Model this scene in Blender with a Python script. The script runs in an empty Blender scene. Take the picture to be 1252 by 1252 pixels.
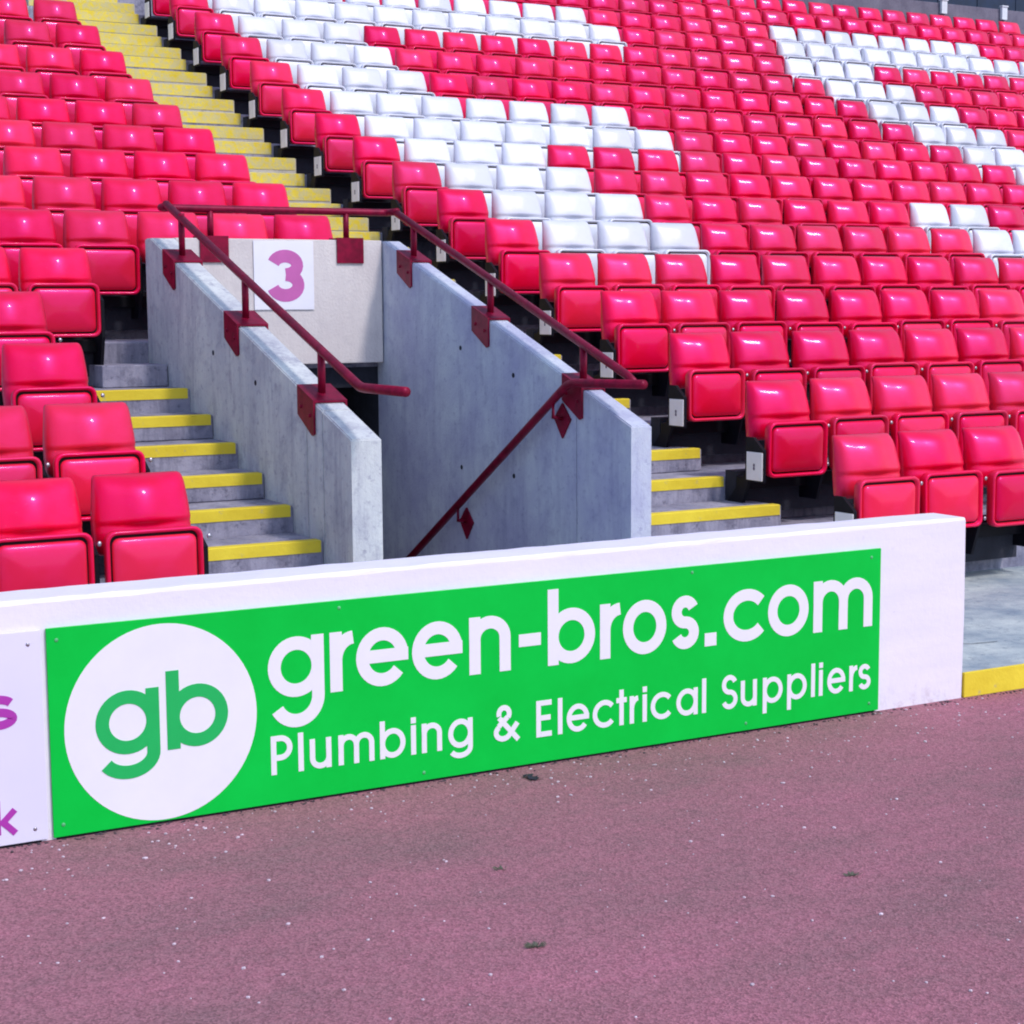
import bpy, bmesh, math, random
from mathutils import Matrix, Vector
random.seed(7)
scene = bpy.context.scene
COL = scene.collection

# ------------------------------------------------------------------ camera
cam_d = bpy.data.cameras.new("camera")
cam = bpy.data.objects.new("camera", cam_d); COL.objects.link(cam)
cam_d.sensor_width = 36.0
cam_d.sensor_fit = 'HORIZONTAL'
cam_d.lens = 36.0 * 2093.6 / 1252.0
cam_d.clip_start = 0.05
cam_d.clip_end = 2000.0
YAW, PITCH, ROLL = math.radians(29.163), math.radians(6.8535), math.radians(-0.3821)
fwd = Vector((math.sin(YAW) * math.cos(PITCH), math.cos(YAW) * math.cos(PITCH), -math.sin(PITCH)))
rgt = Vector((math.cos(YAW), -math.sin(YAW), 0))
upv = rgt.cross(fwd)
r2 = rgt * math.cos(ROLL) + upv * math.sin(ROLL)
u2 = -rgt * math.sin(ROLL) + upv * math.cos(ROLL)
m = Matrix((r2, u2, -fwd)).transposed().to_4x4()
m.translation = Vector((-4.9418, -5.0914, 1.6))
cam.matrix_world = m
scene.camera = cam

# ------------------------------------------------------------------ world, sun, exposure
SUN_EL, SUN_AZ = math.radians(52), math.radians(160)      # azimuth clockwise from +Y: behind the camera, a little to the right
world = bpy.data.worlds.new("World"); scene.world = world
world.use_nodes = True
wn = world.node_tree; wn.nodes.clear()
wo = wn.nodes.new("ShaderNodeOutputWorld"); wb = wn.nodes.new("ShaderNodeBackground")
sky = wn.nodes.new("ShaderNodeTexSky"); sky.sky_type = 'NISHITA'; sky.sun_disc = False
sky.sun_elevation = SUN_EL; sky.sun_rotation = SUN_AZ
sky.air_density = 1.0; sky.dust_density = 1.0; sky.ozone_density = 1.2
wb.inputs["Strength"].default_value = 0.15
wn.links.new(sky.outputs[0], wb.inputs[0]); wn.links.new(wb.outputs[0], wo.inputs[0])
sun_d = bpy.data.lights.new("sun", 'SUN'); sun_d.energy = 1.4; sun_d.angle = math.radians(6.5)
sun_d.color = (1.0, 0.93, 0.90)
sun = bpy.data.objects.new("sun", sun_d); COL.objects.link(sun)
sdir = Vector((math.sin(SUN_AZ) * math.cos(SUN_EL), math.cos(SUN_AZ) * math.cos(SUN_EL), math.sin(SUN_EL)))
sun.rotation_euler = sdir.to_track_quat('Z', 'Y').to_euler()
scene.view_settings.view_transform = 'Standard'
scene.view_settings.look = 'None'
scene.view_settings.gamma = 1.0
scene.view_settings.exposure = 0.58
scene.cycles.filter_width = 2.0

# ------------------------------------------------------------------ materials
def new_mat(name):
    mt = bpy.data.materials.new(name); mt.use_nodes = True
    nt = mt.node_tree
    return mt, nt, nt.nodes["Principled BSDF"]

def setp(p, **kw):
    for k, v in kw.items():
        p.inputs[k.replace('_', ' ')].default_value = v

def ramp(nt, fac, stops):
    r = nt.nodes.new("ShaderNodeValToRGB")
    while len(r.color_ramp.elements) < len(stops): r.color_ramp.elements.new(0.5)
    for e, (pos, c) in zip(r.color_ramp.elements, stops):
        e.position = pos; e.color = (*c, 1) if len(c) == 3 else c
    nt.links.new(fac, r.inputs[0]); return r.outputs[0]

def coords(nt, scale=(1, 1, 1), kind="Object"):
    tc = nt.nodes.new("ShaderNodeTexCoord"); mp = nt.nodes.new("ShaderNodeMapping")
    mp.inputs["Scale"].default_value = scale
    nt.links.new(tc.outputs[kind], mp.inputs[0]); return mp.outputs[0]

def noise(nt, vec, scale, detail=5, rough=0.6):
    n = nt.nodes.new("ShaderNodeTexNoise"); n.inputs["Scale"].default_value = scale
    n.inputs["Detail"].default_value = detail; n.inputs["Roughness"].default_value = rough
    nt.links.new(vec, n.inputs["Vector"]); return n.outputs[0]

def mix(nt, fac, a, b, mode='MIX'):
    n = nt.nodes.new("ShaderNodeMix"); n.data_type = 'RGBA'; n.blend_type = mode
    if isinstance(fac, (int, float)): n.inputs[0].default_value = fac
    else: nt.links.new(fac, n.inputs[0])
    for sock, v in ((n.inputs[6], a), (n.inputs[7], b)):
        if isinstance(v, tuple): sock.default_value = (*v, 1)
        else: nt.links.new(v, sock)
    return n.outputs[2]

def bump(nt, p, h, strength, dist):
    b = nt.nodes.new("ShaderNodeBump"); b.inputs["Strength"].default_value = strength
    b.inputs["Distance"].default_value = dist
    nt.links.new(h, b.inputs["Height"]); nt.links.new(b.outputs[0], p.inputs["Normal"])

def concrete(name, lo, hi, dirt=(0.10, 0.10, 0.12), streak=0.5, grain=1.0):
    mt, nt, p = new_mat(name)
    setp(p, Roughness=0.88)
    c = coords(nt)
    big = noise(nt, c, 2.2, 6, 0.65)
    col = ramp(nt, big, [(0.32, lo), (0.68, hi)])
    st = noise(nt, coords(nt, (4.5, 4.5, 0.55)), 2.0, 8, 0.78)            # run-down stains
    col = mix(nt, ramp(nt, st, [(0.48, (0, 0, 0)), (0.78, (streak,) * 3)]), col, dirt)
    blot = noise(nt, c, 5.5, 8, 0.75)
    col = mix(nt, ramp(nt, blot, [(0.52, (0, 0, 0)), (0.66, (0.50 * streak + 0.05,) * 3)]), col, dirt)
    sp = noise(nt, c, 26, 4, 0.7)
    col = mix(nt, ramp(nt, sp, [(0.56, (0, 0, 0)), (0.74, (0.55 * grain,) * 3)]), col, dirt)
    nt.links.new(col, p.inputs["Base Color"])
    bump(nt, p, noise(nt, c, 60, 4, 0.6), 0.35, 0.01)
    return mt

def plain(name, col, rough=0.5, metallic=0.0, var=0.10, coat=0.0, scale=6.0):
    mt, nt, p = new_mat(name)
    setp(p, Roughness=rough, Metallic=metallic, Coat_Weight=coat)
    n = noise(nt, coords(nt), scale, 4, 0.6)
    a = tuple(max(0, v * (1 - var)) for v in col); b = tuple(min(1, v * (1 + var)) for v in col)
    nt.links.new(ramp(nt, n, [(0.35, a), (0.65, b)]), p.inputs["Base Color"])
    return mt

M = {}
M['concrete_wall'] = concrete('weathered_concrete', (0.50, 0.51, 0.56), (0.72, 0.74, 0.72), (0.20, 0.19, 0.30), 0.80, 1.3)
M['concrete_inner'] = concrete('bluish_concrete', (0.42, 0.42, 0.60), (0.64, 0.68, 0.74), (0.20, 0.19, 0.38), 0.55, 1.0)
M['concrete_panel'] = concrete('pale_concrete', (0.64, 0.58, 0.58), (0.76, 0.70, 0.68), (0.44, 0.40, 0.42), 0.35, 0.3)
M['concrete_tread'] = concrete('tread_concrete', (0.18, 0.18, 0.26), (0.44, 0.42, 0.51), (0.05, 0.05, 0.09), 0.9, 1.4)
M['concrete_dark_and_shade'] = concrete('dark_concrete_and_shade', (0.010, 0.011, 0.022), (0.028, 0.030, 0.048), (0.006, 0.006, 0.014), 0.5)  # near-black; also carries the shade painted under the seat rows
M['walkway'] = concrete('walkway_concrete', (0.22, 0.28, 0.34), (0.62, 0.66, 0.62), (0.08, 0.11, 0.17), 0.35, 1.2)
M['maroon'] = plain('maroon_paint', (0.185, 0.001, 0.020), 0.45, 0, 0.30, 0.0, 18)
M['maroon'].node_tree.nodes['Principled BSDF'].inputs['Specular Tint'].default_value = (1, 0.35, 0.6, 1)
M['black_steel_and_shade'] = plain('black_steel_and_shade', (0.004, 0.004, 0.009), 0.6, 0.0, 0.3)  # seat steel, and the shade painted below boards and in pan grooves
M['black_steel_and_shade'].node_tree.nodes['Principled BSDF'].inputs['Specular IOR Level'].default_value = 0.2
M['screw_paint'] = plain('screw_paint', (0.10, 0.45, 0.18), 0.45)
M['bolt'] = plain('galvanised_bolt', (0.45, 0.42, 0.48), 0.35, 0.9, 0.1)
M['letter_white'] = plain('print_white', (0.84, 0.82, 0.90), 0.4, 0, 0.02)
M['letter_green'] = plain('print_green', (0.006, 0.46, 0.105), 0.4, 0, 0.04)
M['letter_magenta'] = plain('print_magenta', (0.42, 0.035, 0.40), 0.45, 0, 0.06)
M['numeral'] = plain('numeral_magenta', (0.56, 0.12, 0.40), 0.5, 0, 0.06)
M['plate'] = plain('cream_plate', (0.90, 0.84, 0.84), 0.5, 0, 0.06)
M['mark'] = plain('plate_print', (0.16, 0.12, 0.18), 0.6, 0, 0.1)
M['navy'] = plain('navy_cladding', (0.004, 0.018, 0.060), 0.5, 0, 0.2)
M['parapet'] = concrete('parapet_concrete', (0.13, 0.12, 0.17), (0.22, 0.20, 0.26), (0.06, 0.05, 0.09), 0.5)
M['post_white'] = plain('post_white', (0.74, 0.76, 0.82), 0.4)
M['weed'] = plain('weed_green', (0.110, 0.115, 0.085), 0.8, 0, 0.4, 0, 60)
M['chip'] = plain('pale_stone', (0.62, 0.50, 0.58), 0.7, 0, 0.3, 0, 90)

def seat_plastic(name, col, faded, fade_amt, tint):
    mt, nt, p = new_mat(name)
    setp(p, Roughness=0.4, Coat_Weight=0.28, Coat_Roughness=0.09, Coat_IOR=1.35)
    p.inputs["Specular IOR Level"].default_value = 1.0
    p.inputs["Specular Tint"].default_value = (*tint, 1)
    oi = nt.nodes.new("ShaderNodeObjectInfo")
    n = noise(nt, coords(nt), 7, 5, 0.6)
    fade = ramp(nt, n, [(0.40, (0, 0, 0)), (0.75, (fade_amt,) * 3)])
    c = mix(nt, fade, col, faded)
    hs = nt.nodes.new("ShaderNodeHueSaturation")                      # each seat has weathered a little differently
    mr = nt.nodes.new("ShaderNodeMapRange"); mr.inputs[3].default_value = 0.82; mr.inputs[4].default_value = 1.12
    nt.links.new(oi.outputs["Random"], mr.inputs[0]); nt.links.new(mr.outputs[0], hs.inputs["Value"])
    m2 = nt.nodes.new("ShaderNodeMath"); m2.operation = 'MULTIPLY'; m2.inputs[1].default_value = 7.31
    nt.links.new(oi.outputs["Random"], m2.inputs[0])
    fr = nt.nodes.new("ShaderNodeMath"); fr.operation = 'FRACT'; nt.links.new(m2.outputs[0], fr.inputs[0])
    ms = nt.nodes.new("ShaderNodeMapRange"); ms.inputs[3].default_value = 0.975; ms.inputs[4].default_value = 1.01
    nt.links.new(fr.outputs[0], ms.inputs[0]); nt.links.new(ms.outputs[0], hs.inputs["Saturation"])
    scuff = ramp(nt, noise(nt, coords(nt, (1, 1, 2.5)), 38, 4, 0.8), [(0.64, (0, 0, 0)), (0.74, (0.28,) * 3)])
    c = mix(nt, scuff, c, (0.50, 0.22, 0.28))
    nt.links.new(c, hs.inputs["Color"]); nt.links.new(hs.outputs[0], p.inputs["Base Color"])
    rr = nt.nodes.new("ShaderNodeMapRange"); rr.inputs[3].default_value = 0.34; rr.inputs[4].default_value = 0.50
    nt.links.new(noise(nt, coords(nt), 16, 5, 0.7), rr.inputs[0]); nt.links.new(rr.outputs[0], p.inputs["Roughness"])
    bump(nt, p, noise(nt, coords(nt), 4, 2, 0.5), 0.05, 0.010)
    return mt
M['seat_red'] = seat_plastic('red_seat_plastic', (0.78, 0.001, 0.018), (0.82, 0.006, 0.060), 0.8, (1.0, 0.10, 0.85))
M['seat_white'] = seat_plastic('white_seat_plastic', (0.78, 0.78, 0.88), (0.66, 0.68, 0.80), 0.5, (1, 1, 1))

# white painted wall: scuffed, flaking at the foot
mt, nt, p = new_mat('white_wall_paint'); M['white_wall'] = mt
setp(p, Roughness=0.55)
c = coords(nt)
base = ramp(nt, noise(nt, coords(nt, (0.6, 3, 3)), 3, 5), [(0.3, (0.80, 0.76, 0.88)), (0.7, (0.88, 0.83, 0.92))])
base = mix(nt, ramp(nt, noise(nt, coords(nt, (1, 1, 1)), 22, 5, 0.75), [(0.62, (0, 0, 0)), (0.72, (0.35,) * 3)]), base, (0.55, 0.50, 0.58))
sep = nt.nodes.new("ShaderNodeSeparateXYZ"); nt.links.new(c, sep.inputs[0])
mr = nt.nodes.new("ShaderNodeMapRange"); mr.inputs[1].default_value = 0.10; mr.inputs[2].default_value = 0.0
nt.links.new(sep.outputs[2], mr.inputs[0])
mul = nt.nodes.new("ShaderNodeMath"); mul.operation = 'MULTIPLY'
nt.links.new(mr.outputs[0], mul.inputs[0])
nt.links.new(ramp(nt, noise(nt, c, 14, 6, 0.8), [(0.50, (0, 0, 0)), (0.70, (0.8,) * 3)]), mul.inputs[1])
nt.links.new(mix(nt, mul.outputs[0], base, (0.48, 0.38, 0.44)), p.inputs["Base Color"])
bump(nt, p, noise(nt, c, 30, 5, 0.7), 0.25, 0.008)

# green board face
mt, nt, p = new_mat('green_board'); M['green'] = mt
setp(p, Roughness=0.42)
nt.links.new(ramp(nt, noise(nt, coords(nt), 2.5, 6, 0.7), [(0.35, (0.001, 0.52, 0.050)), (0.7, (0.002, 0.59, 0.064))]), p.inputs["Base Color"])
p.inputs['Specular IOR Level'].default_value = 0.12
M['board_white'] = plain('white_board', (0.76, 0.73, 0.90), 0.42, 0, 0.03, 0, 2)

# yellow nosing paint, worn
def yellow(name, wear, under=(0.30, 0.29, 0.30)):
    mt, nt, p = new_mat(name); setp(p, Roughness=0.65)
    c = coords(nt)
    y = ramp(nt, noise(nt, c, 5, 4), [(0.3, (0.72, 0.54, 0.02)), (0.7, (0.86, 0.68, 0.04))])
    w = ramp(nt, noise(nt, c, 18, 6, 0.75), [(wear, (0, 0, 0)), (wear + 0.16, (0.85,) * 3)])
    nt.links.new(mix(nt, w, y, under), p.inputs["Base Color"])
    bump(nt, p, noise(nt, c, 50, 4), 0.3, 0.006)
    return mt
M['yellow'] = yellow('yellow_nosing_paint', 0.60)
M['yellow_worn'] = yellow('worn_yellow_paint', 0.42, (0.58, 0.53, 0.28))

# running track surface
mt, nt, p = new_mat('purple_tarmac'); M['track'] = mt
setp(p, Roughness=0.97)
p.inputs['Specular IOR Level'].default_value = 0.2
c = coords(nt)
col = ramp(nt, noise(nt, coords(nt, (0.55, 1.2, 1)), 0.8, 12, 0.74), [(0.30, (0.195, 0.122, 0.125)), (0.50, (0.320, 0.136, 0.166)), (0.70, (0.420, 0.146, 0.205))])
col = mix(nt, ramp(nt, noise(nt, c, 24, 6, 0.8), [(0.45, (0, 0, 0)), (0.75, (0.42,) * 3)]), col, (0.165, 0.105, 0.120))
vor = nt.nodes.new("ShaderNodeTexVoronoi"); vor.inputs["Scale"].default_value = 170; nt.links.new(c, vor.inputs["Vector"])
col = mix(nt, 0.55, col, ramp(nt, vor.outputs["Color"], [(0.15, (0.25, 0.23, 0.25)), (0.85, (0.85, 0.82, 0.85))]), 'OVERLAY')
sp = ramp(nt, noise(nt, c, 70, 4, 0.8), [(0.66, (0, 0, 0)), (0.74, (0.8,) * 3)])
col = mix(nt, sp, col, (0.50, 0.40, 0.46))
nt.links.new(col, p.inputs["Base Color"])
bump(nt, p, vor.outputs["Distance"], 0.45, 0.006)

# ------------------------------------------------------------------ mesh helpers
def link(name, bm, mat, parent=None, smooth=False):
    me = bpy.data.meshes.new(name)
    bmesh.ops.recalc_face_normals(bm, faces=bm.faces)
    bm.to_mesh(me); bm.free()
    if smooth:
        for f in me.polygons: f.use_smooth = True
    me.materials.append(M[mat] if isinstance(mat, str) else mat)
    o = bpy.data.objects.new(name, me); COL.objects.link(o)
    if parent is not None: o.parent = parent
    return o

def inst(name, me, parent=None, loc=(0, 0, 0)):
    o = bpy.data.objects.new(name, me); COL.objects.link(o); o.location = loc
    if parent is not None: o.parent = parent
    return o

def tag(o, label=None, cat=None, group=None, kind=None):
    for k, v in (('label', label), ('category', cat), ('group', group), ('kind', kind)):
        if v: o[k] = v
    return o

def empty(name, loc, label=None, cat=None, group=None, kind=None):
    o = bpy.data.objects.new(name, None); COL.objects.link(o); o.location = loc
    o.empty_display_size = 0.1
    return tag(o, label, cat, group, kind)

def box(bm, x0, x1, y0, y1, z0, z1, bev=0.0):
    vs = [bm.verts.new((x, y, z)) for x in (x0, x1) for y in (y0, y1) for z in (z0, z1)]
    idx = ((0, 1, 3, 2), (4, 6, 7, 5), (0, 4, 5, 1), (2, 3, 7, 6), (0, 2, 6, 4), (1, 5, 7, 3))
    fs = [bm.faces.new([vs[i] for i in f]) for f in idx]
    if bev:
        es = list({e for f in fs for e in f.edges})
        bmesh.ops.bevel(bm, geom=es, offset=bev, segments=2, affect='EDGES', profile=0.6)

def prism_x(bm, prof, x0, x1):
    """profile of (y, z) points swept along x"""
    a = [bm.verts.new((x0, y, z)) for y, z in prof]; b = [bm.verts.new((x1, y, z)) for y, z in prof]
    n = len(prof)
    bm.faces.new(a); bm.faces.new(b[::-1])
    for i in range(n): bm.faces.new((a[i], a[(i + 1) % n], b[(i + 1) % n], b[i]))

def tube(bm, pts, r, seg=10):
    pts = [Vector(p) for p in pts]; rings = []
    for i, p in enumerate(pts):
        d = ((pts[i] - pts[i - 1]).normalized() if i else Vector()) + ((pts[i + 1] - pts[i]).normalized() if i < len(pts) - 1 else Vector())
        d.normalize()
        s = d.cross(Vector((0, 0, 1)))
        if s.length < 1e-3: s = Vector((1, 0, 0))
        s.normalize(); t = s.cross(d)
        k = 1.0
        if 0 < i < len(pts) - 1:
            k = 1.0
        rings.append([bm.verts.new(p + (s * math.cos(a) + t * math.sin(a)) * r * k) for a in (2 * math.pi * j / seg for j in range(seg))])
    for a, b in zip(rings, rings[1:]):
        for j in range(seg): bm.faces.new((a[j], a[(j + 1) % seg], b[(j + 1) % seg], b[j]))
    bm.faces.new(rings[0][::-1]); bm.faces.new(rings[-1])

def bend(p0, p1, p2, r=0.07, n=5):
    """round the corner p1"""
    p0, p1, p2 = Vector(p0), Vector(p1), Vector(p2)
    a = p1 + (p0 - p1).normalized() * r; b = p1 + (p2 - p1).normalized() * r
    return [tuple((1 - t) ** 2 * a + 2 * t * (1 - t) * p1 + t * t * b) for t in (i / n for i in range(n + 1))]

# ------------------------------------------------------------------ key levels of the stand
HL = [0.8558 + 0.2576 * i for i in range(10)] + [3.468, 3.793, 4.122, 4.455, 4.80, 5.125, 5.465, 5.80]
FLOOR = [h - 0.738 for h in HL]                 # tread level of each row
FLOOR[0] = 0.10
DEP = 0.7549
NOSE = [1.216 + DEP * k for k in range(19)]     # front edge of each row's tread
WL0, WL1 = -1.81, -1.66                         # left tunnel wall faces
WR0, WR1 = -0.30, -0.18                         # right tunnel wall faces
YN, YF = 2.01, 4.88                             # near end and far end of the tunnel walls

# ------------------------------------------------------------------ setting: ground
bm = bmesh.new()
X0, X1, Y0, Y1 = -500, 500, -500, 500
xs = [X0, WL0 + 0.02, WR1 - 0.02, X1]; ys = [Y0, 2.02, 12.0, Y1]
grid = [[bm.verts.new((x, y, 0)) for y in ys] for x in xs]
for i in range(3):
    for j in range(3):
        if (i, j) == (1, 1): continue           # stair well of the tunnel
        bm.faces.new((grid[i][j], grid[i + 1][j], grid[i + 1][j + 1], grid[i][j + 1]))
tag(link('ground', bm, 'track'), 'reddish purple tarmac running track in front of the wall', kind='structure')

bm = bmesh.new()                                 # walkway slab behind the wall
box(bm, -16, 26, 0.012, 1.99, 0.004, 0.10)
tag(link('walkway', bm, 'walkway'), 'grey concrete walkway between wall and front row', kind='structure')

bm = bmesh.new()
pts = [(0.02, 0.66), (0.10, 0.60), (0.17, 0.585), (0.25, 0.52), (0.36, 0.50), (0.47, 0.43), (0.6, 0.41)]
for (xa, ya), (xb, yb) in zip(pts, pts[1:]):
    bm.faces.new([bm.verts.new(p) for p in ((xa, ya - 0.004, 0.1035), (xb, yb - 0.004, 0.1035), (xb, yb + 0.003, 0.1035), (xa, ya + 0.003, 0.1035))])
tag(link('walkway_crack', bm, 'concrete_dark_and_shade'), 'dark crack in the walkway concrete', kind='structure')

bm = bmesh.new()
box(bm, 0.004, 26, -0.006, 0.010, 0.0, 0.103, 0.003)
tag(link('kerb', bm, 'yellow'), 'yellow painted kerb along the walkway edge', kind='structure')

# ------------------------------------------------------------------ terraces
def terrace(label, x0, x1, rows, mat='concrete_tread'):
    root = empty('terrace', (0, 0, 0), label, kind='structure')
    for k in rows:
        y0, y1, z = NOSE[k], NOSE[k + 1], FLOOR[k]
        zb = FLOOR[k - 1] - 0.02 if k < 8 else FLOOR[k - 1] - 0.15
        bm = bmesh.new()
        # each precast step: a tread slab with its riser
        prism_x(bm, [(y0, zb), (y0, z - 0.010), (y0 + 0.010, z), (y1 + 0.10, z), (y1 + 0.10, zb)], x0, x1)
        link('terrace_step', bm, mat, root)
    return root
terrace('concrete terrace steps under the all-red block of seats', -16, WL0 - 0.002, range(1, 5))
terrace('concrete terrace steps under the lower rows right of the tunnel', WR1 + 0.002, 27, range(1, 5))
terrace('concrete terrace steps of the upper rows', -16, 30, range(5, 18))
bm = bmesh.new(); box(bm, -16, 30, NOSE[18] + 0.1, 16.0, FLOOR[17] - 0.4, FLOOR[17] - 0.004)
tag(link('top_walkway', bm, 'concrete_tread'), 'concrete gangway behind the top row', kind='structure')

# ------------------------------------------------------------------ stairs with yellow nosings
M['concrete_riser'] = concrete('pale_riser_concrete', (0.44, 0.41, 0.34), (0.62, 0.58, 0.46), (0.20, 0.19, 0.20), 0.5)
def stairs(label, x0, x1, xr_half, levels, worn=False, nosing_from=-99, x1n=None):
    """levels: list of (nose y, z, is_half)"""
    root = empty('stairs', ((x0 + x1) / 2, levels[0][0], levels[0][1]), label, 'stairs')
    ox, oy, oz = root.location; nw = 0.060; nd = 0.098 if worn else 0.052
    for i, (y, z, half) in enumerate(levels):
        xr = xr_half if half else x1
        if half:
            bm = bmesh.new()
            zb = levels[i - 1][1] + 0.003 if i else z - 0.13
            box(bm, x0 + 0.004 - ox, xr - ox, y - oy, y + DEP / 2 - 0.002 - oy, zb - oz, z - oz, 0.006)
            link('step', bm, 'concrete_riser' if worn else 'concrete_tread', root)
        if i >= nosing_from:
            bm = bmesh.new()
            prism_x(bm, [(y - 0.004 - oy, z - nd - oz), (y - 0.004 - oy, z + 0.001 - oz), (y + 0.004 - oy, z + 0.005 - oz),
                         (y + nw - oy, z + 0.005 - oz), (y + nw - oy, z - 0.002 - oz), (y + 0.006 - oy, z - nd - oz)],
                    x0 + 0.012 - ox, xr - 0.012 - ox)
            link('nosing', bm, 'yellow_worn' if worn else 'yellow', root)
    return root
def lev(k0, k1):
    out = []
    for k in range(k0, k1):
        out.append((NOSE[k] - DEP / 2, (FLOOR[k] + FLOOR[k - 1]) / 2, True))
        out.append((NOSE[k], FLOOR[k], False))
    return out
stairs('narrow concrete stairs with yellow edges between the red seats and the tunnel', -2.72, WL0 - 0.004, WL0 - 0.004, lev(1, 5))
bm = bmesh.new()
stairs('short concrete stairs with yellow edges between the tunnel and the patterned block', WR1 + 0.004, 0.80, 0.905, lev(1, 5))
st_up = stairs('long worn yellow stairs climbing between the two seat blocks', -0.30, 0.79, 0.86, lev(6, 18), worn=True)
bm.free()
# front edge of the cross gangway over the tunnel head
lv5 = [(NOSE[5] - DEP / 2, (FLOOR[5] + FLOOR[4]) / 2, True), (NOSE[5], FLOOR[5], False)]
stairs('two concrete steps with yellow edges beside the tunnel head', WR1 + 0.004, 0.79, 0.86, lv5)
bm = bmesh.new()
box(bm, -2.2, WL0 - 0.006, NOSE[5] - DEP / 2, NOSE[5] - 0.003, FLOOR[4] + 0.003, (FLOOR[5] + FLOOR[4]) / 2, 0.006)
tag(link('concrete_block_step', bm, 'concrete_tread'), 'unpainted concrete step at the top of the narrow stairs', 'step')

# ------------------------------------------------------------------ tunnel walls
def top_z(y): return 1.007 + 0.3515 * (y - 2.016)
def tunnel_wall(label, x0, x1, mat, joints):
    root = empty('tunnel_wall', (x0, YN, 0), label, 'concrete wall')
    edges = [YN] + joints + [YF + 0.105]
    for a, b in zip(edges, edges[1:]):
        a2 = a + (0.004 if a != YN else 0); b2 = b - (0.004 if b != edges[-1] else 0)
        prof = [(a2 - YN, -2.6), (a2 - YN, min(top_z(a2), 2.014)), (b2 - YN, min(top_z(b2), 2.014)), (b2 - YN, -2.6)]
        if b2 > YF: prof.insert(2, (YF - YN, 2.014))
        bm = bmesh.new(); prism_x(bm, prof, 0.0, x1 - x0)
        bmesh.ops.bevel(bm, geom=[e for e in bm.edges if min(v.co.z for v in e.verts) > -2], offset=0.006, segments=2, affect='EDGES')
        link('wall_panel', bm, mat, root)
    bm = bmesh.new()                                   # core behind the recessed joints
    for j in joints: box(bm, 0.008, x1 - x0 - 0.008, j - YN - 0.02, j - YN + 0.02, -2.6, top_z(j) - 0.012)
    if joints: link('joint_filler', bm, 'concrete_dark_and_shade', root)
    for yy, zz in ((3.83, 0.66), (3.20, 0.66), (3.83, 1.36), (3.20, 1.22)):
        bm = bmesh.new()
        bmesh.ops.create_cone(bm, cap_ends=True, segments=10, radius1=0.014, radius2=0.014, depth=0.003, matrix=Matrix.Translation((-0.001, yy - YN, zz)) @ Matrix.Rotation(math.pi / 2, 4, 'Y'))
        link('tie_hole_plug', bm, 'concrete_dark_and_shade', root)
    return root
tunnel_wall('streaked grey concrete wall with sloping top beside the narrow stairs', WL0, WL1, 'concrete_wall', [2.335, 2.53])
tunnel_wall('bluish concrete wall with sloping top along the far side of the tunnel', WR0, WR1, 'concrete_inner', [2.53])

bm = bmesh.new(); box(bm, WL1 + 0.003, WR0 - 0.010, YF, YF + 0.105, 1.25, 2.018, 0.006)
root = tag(link('tunnel_lintel', bm, 'concrete_panel'), 'pale concrete panel spanning the dark tunnel mouth', 'concrete panel')

# tunnel interior
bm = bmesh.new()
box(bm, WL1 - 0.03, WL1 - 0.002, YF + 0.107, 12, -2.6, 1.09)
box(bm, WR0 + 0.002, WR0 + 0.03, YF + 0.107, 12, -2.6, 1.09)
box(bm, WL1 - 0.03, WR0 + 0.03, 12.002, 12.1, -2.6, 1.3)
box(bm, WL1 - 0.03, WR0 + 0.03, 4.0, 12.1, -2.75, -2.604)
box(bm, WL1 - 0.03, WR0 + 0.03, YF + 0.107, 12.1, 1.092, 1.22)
tag(link('tunnel_passage', bm, 'concrete_dark_and_shade'), 'dark passage under the stand', kind='structure')
root = empty('tunnel_stairs', (-0.98, 2.0, 0.1), 'concrete stairs going down into the dark tunnel', 'stairs')
for i in range(12):
    bm = bmesh.new()
    box(bm, WL1 + 0.98 + 0.003, WR0 + 0.98 - 0.003, i * 0.29 + 0.012, (i + 1) * 0.29, -(i + 1) * 0.172 - 0.3, -i * 0.172 - 0.172 * 0, 0)
    link('step', bm, 'concrete_tread', root)

# ------------------------------------------------------------------ flat print: lettering built of strokes
def ribbon(bm, pts, w, t0, t1, closed=False):
    """raised stroke in the XZ plane facing -Y, from y=-t0 to y=-t1"""
    P = [Vector((p[0], p[1])) for p in pts]
    n = len(P); L = []; R = []
    for i in range(n):
        a = P[i - 1] if (i or closed) else None
        b = P[(i + 1) % n] if (i < n - 1 or closed) else None
        d1 = (P[i] - a).normalized() if a is not None else None
        d2 = (b - P[i]).normalized() if b is not None else None
        if d1 is None: d1 = d2
        if d2 is None: d2 = d1
        d = (d1 + d2).normalized(); nrm = Vector((-d.y, d.x))
        k = 1 / max(0.5, nrm.dot(Vector((-d1.y, d1.x))))
        L.append(P[i] + nrm * w / 2 * k); R.append(P[i] - nrm * w / 2 * k)
    vl = [bm.verts.new((p.x, -t1, p.y)) for p in L]; vr = [bm.verts.new((p.x, -t1, p.y)) for p in R]
    bl = [bm.verts.new((p.x, -t0, p.y)) for p in L]; br = [bm.verts.new((p.x, -t0, p.y)) for p in R]
    rng = range(n) if closed else range(n - 1)
    for i in rng:
        j = (i + 1) % n
        bm.faces.new((vl[i], vl[j], vr[j], vr[i]))
        bm.faces.new((vl[i], bl[i], bl[j], vl[j])); bm.faces.new((vr[i], vr[j], br[j], br[i]))
    if not closed:
        for i in (0, n - 1): bm.faces.new((vl[i], vr[i], br[i], bl[i]))

def arc(cx, cz, rx, rz, a0, a1, n=24):
    return [(cx + rx * math.cos(math.radians(a0 + (a1 - a0) * i / n)), cz + rz * math.sin(math.radians(a0 + (a1 - a0) * i / n))) for i in range(n + 1)]

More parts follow.
